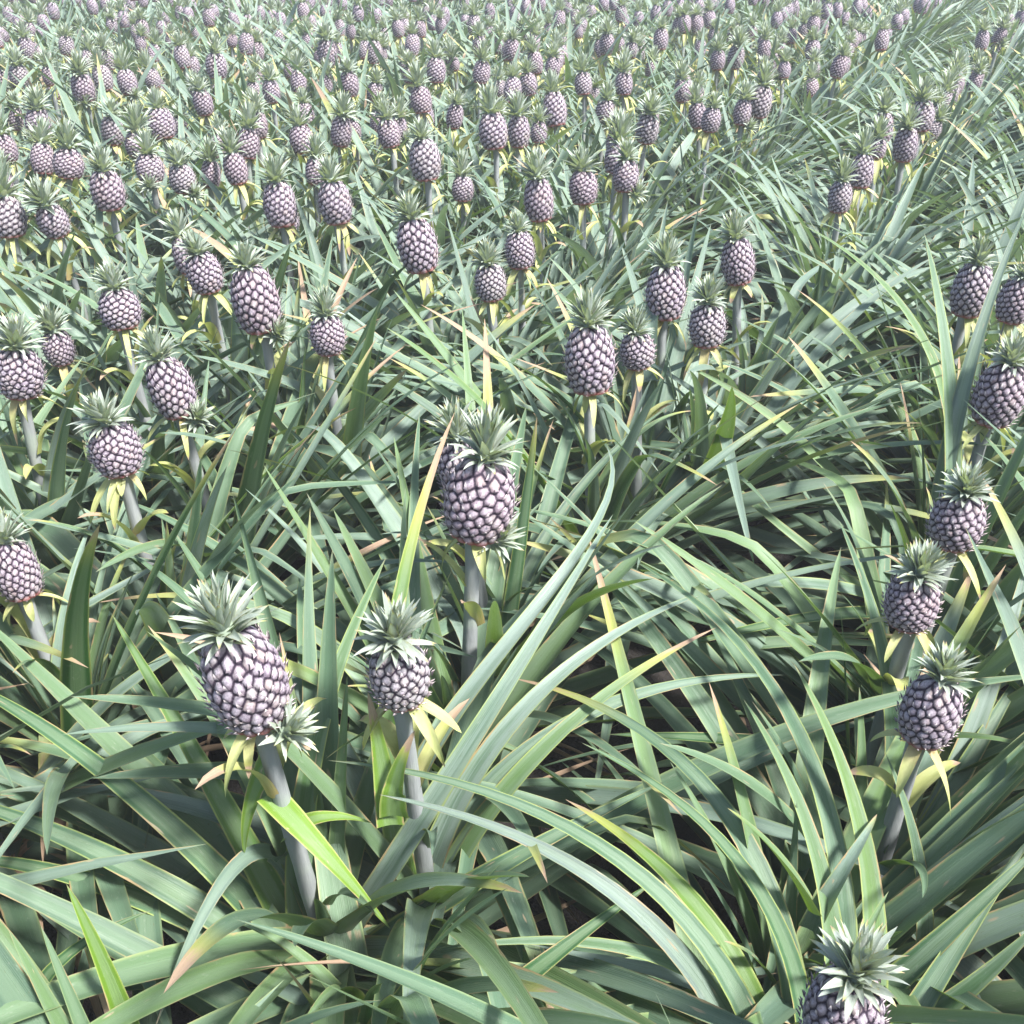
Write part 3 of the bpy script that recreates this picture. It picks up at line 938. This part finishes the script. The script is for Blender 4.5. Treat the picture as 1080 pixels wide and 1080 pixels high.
# ------------------------------------------------------------------ build the plants
GROUP = "pineapple plants growing in the field rows"
NEARGREEN[0] = -0.9
POOL = []
for i in range(14):
    mb = MB()
    foliage(mb, 500 + i, 28, random.Random(i).uniform(0.80, 0.98), 9, 3)
    POOL.append(mb.mesh("foliage", [M_LEAF]))
UP = Vector((0, 0, 1))
for i, p in enumerate(plants):
    random.seed(9000 + i)
    near = p.z < 2.9
    root = bpy.data.objects.new("pineapple_plant", None)
    root.empty_display_size = 0.1
    COL.objects.link(root)
    root.location = p.base
    root["label"] = p.label or zone_label(p)
    root["category"] = "pineapple plant"
    root["group"] = GROUP
    if p.z < 4.6:
        mb = MB()
        NEARGREEN[0] = min(1.0, max(-0.85, (2.2 - p.z) / 0.75))
        foliage(mb, 100 + i, 32 if p.z > 1.15 else 22, random.Random(i).uniform(0.90, 1.06) * (1.0 if p.z < 2.6 else 0.90), 20 if near else 11, 5 if near else 3, blocked, p.base)
        if i in hand_leaves:
            add_hand_leaves(mb, p, i)
        link("foliage", mb.mesh("foliage", [M_LEAF]), root)
    else:
        f = random.uniform(0.9, 1.08)
        link("foliage", random.choice(POOL), root, rot=(0, 0, random.choice((0, math.pi)) + random.gauss(0, 0.35)), scale=(f, f, f))
    if not p.fruit:
        continue
    b = p.bottom - p.base
    random.seed(7000 + i)
    link("stalk", stalk_mb(b, *((12, 14) if near else (5, 7)), r=0.0125 if near else 0.011).mesh("stalk", [M_STALK]), root)
    q = UP.rotation_difference(Vector(p.axis)) @ Euler((0, 0, random.random() * 6.28)).to_quaternion()
    hi = p.z < 2.9
    fr = link("fruit", random.choice(FRUIT_HI if hi else FRUIT_LO), root, loc=b, rot=q.to_euler(),
              scale=(p.w / (2 * FR), p.w / (2 * FR), p.h / FH))
    cs = random.uniform(0.84, 1.12) * (0.105 / p.w) ** 0.5
    cs *= 0.95 if hi else 1.25
    link("crown", random.choice(CROWN_HI if hi else CROWN_LO), fr, loc=(0, 0, FH - 0.002), rot=(random.gauss(0, .06), random.gauss(0, .06), 0),
         scale=(cs, cs, cs * random.uniform(0.9, 1.2) * (p.w / (2 * FR)) / (p.h / FH)))
    link("bracts", random.choice(BRACTS), root, loc=b, rot=(0, 0, random.random() * 6.28))
    sl = p.slip
    if sl is None and p.label is None and random.random() < 0.22:
        sl = random.random() * 6.28
    if sl is not None:
        o = b + np.array([math.cos(sl) * 0.03, math.sin(sl) * 0.03 - 0.012, -0.012])
        link("slip", random.choice(SLIPS), root, loc=o, rot=(random.uniform(0.1, 0.5), random.uniform(0.5, 0.9) * math.cos(sl), 0))

# ------------------------------------------------------------------ the rest of the field beyond and beside the picture
random.seed(5)
NEARGREEN[0] = -0.9
LOWF = []
for i in range(8):
    mb = MB()
    foliage(mb, 800 + i, 28, 0.88, 6, 3)
    LOWF.append(mb.arrays())
lowfruit = fruit_mb(26, 18, 100, 3, False).arrays()
lowcrown = crown_mb(60, 30, 4, 3).arrays()
far = MB()


def put(arr, loc, rz, sc, mi):
    v, q, uv, lv, _ = arr
    c, s = math.cos(rz), math.sin(rz)
    w = v * np.asarray(sc, dtype=np.float32)
    w = np.stack([w[:, 0] * c - w[:, 1] * s, w[:, 0] * s + w[:, 1] * c, w[:, 2]], -1) + np.asarray(loc)
    far.add(w, q, uv, lv, mi)


for x, y in outer:
    fh = 0.625 + random.gauss(0, 0.05)
    f = random.uniform(0.9, 1.08)
    put(random.choice(LOWF), (x, y, 0), random.random() * 6.28, (f, f, f), 0)
    put(lowfruit, (x, y, fh - 0.06), random.random() * 6.28, (0.84, 0.84, random.uniform(0.8, 0.95)), 1)
    put(lowcrown, (x, y, fh + 0.052), random.random() * 6.28, (1.1, 1.1, 1.15), 2)
if outer:
    fo = link("pineapple_field", far.mesh("pineapple_field", [M_LEAF, M_FRUIT, M_CROWN]))
    fo["kind"] = "stuff"
    fo["label"] = "mass of pineapple plants continuing beyond and beside the nearer rows"
    fo["category"] = "pineapple field"

# ------------------------------------------------------------------ ground
n = 90
xs = np.concatenate([[-60, -30], np.linspace(-12, 12, n), [30, 60]])
ys = np.concatenate([[-30, -12], np.linspace(-3, 20, n), [50, 90]])
X, Y = np.meshgrid(xs, ys)
S_ = X * NRM[0] + Y * NRM[1]
Z = 0.02 * np.cos(S_ / 0.68 * 2 * np.pi) - 0.02 + 0.008 * rng.normal(size=X.shape)
Z[(np.abs(X) > 13) | (Y < -4) | (Y > 21)] = -0.02
gm = MB()
gm.grid(np.stack([X, Y, Z], -1), np.zeros(X.shape + (3,)), (0, 0, 0, 0))
g = link("ground", gm.mesh("ground", [M_SOIL]))
g["kind"] = "structure"

# ------------------------------------------------------------------ thin haze volume, added to pale the far rows
HAZE = 0.0065
x0, x1, y0, y1, z0, z1 = -62, 62, -32, 92, -1.1, 1.75
hv = [(x, y, z) for z in (z0, z1) for y in (y0, y1) for x in (x0, x1)]
hm = bpy.data.meshes.new("haze")
hm.from_pydata(hv, [], [(0, 2, 3, 1), (4, 5, 7, 6), (0, 1, 5, 4), (2, 6, 7, 3), (0, 4, 6, 2), (1, 3, 7, 5)])
mh, nth, outh = new_mat("haze_air")
pv = nth.nodes.new("ShaderNodeVolumePrincipled")
pv.inputs["Color"].default_value = (0.96, 0.97, 1.0, 1)
pv.inputs["Density"].default_value = HAZE
nth.links.new(pv.outputs[0], outh.inputs["Volume"])
hm.materials.append(mh)
ho = link("haze", hm)
ho["kind"] = "stuff"
ho["label"] = "thin haze added over the field to pale its far rows"
ho["category"] = "haze"

# ------------------------------------------------------------------ light
SUN_EL, SUN_AZ = R(56), R(122)                           # azimuth clockwise from +Y: behind the camera to the right
sun = bpy.data.lights.new("sun", 'SUN')
sun.energy, sun.angle, sun.color = 4.5, R(9.0), (1.0, 0.975, 0.935)
so = bpy.data.objects.new("sun", sun)
COL.objects.link(so)
sd = Vector((math.sin(SUN_AZ) * math.cos(SUN_EL), math.cos(SUN_AZ) * math.cos(SUN_EL), math.sin(SUN_EL)))
so.rotation_euler = (-sd).to_track_quat('-Z', 'Y').to_euler()
so.location = (0, 0, 5)
w = bpy.data.worlds.new("World")
scene.world = w
w.use_nodes = True
nt = w.node_tree
bg = nt.nodes["Background"]
sky = nt.nodes.new("ShaderNodeTexSky")
sky.sky_type = 'NISHITA'
sky.sun_disc = False
sky.sun_elevation, sky.sun_rotation = SUN_EL, SUN_AZ
sky.dust_density = 2.0
nt.links.new(sky.outputs[0], bg.inputs[0])
bg.inputs[1].default_value = 0.10

scene.render.engine = 'CYCLES'
scene.cycles.max_bounces = 6
scene.cycles.transmission_bounces = 4
scene.view_settings.view_transform = 'Standard'
scene.view_settings.look = 'None'
scene.view_settings.exposure = 1.66
scene.view_settings.gamma = 1.0
scene.render.resolution_x = 1024
scene.render.resolution_y = 1024
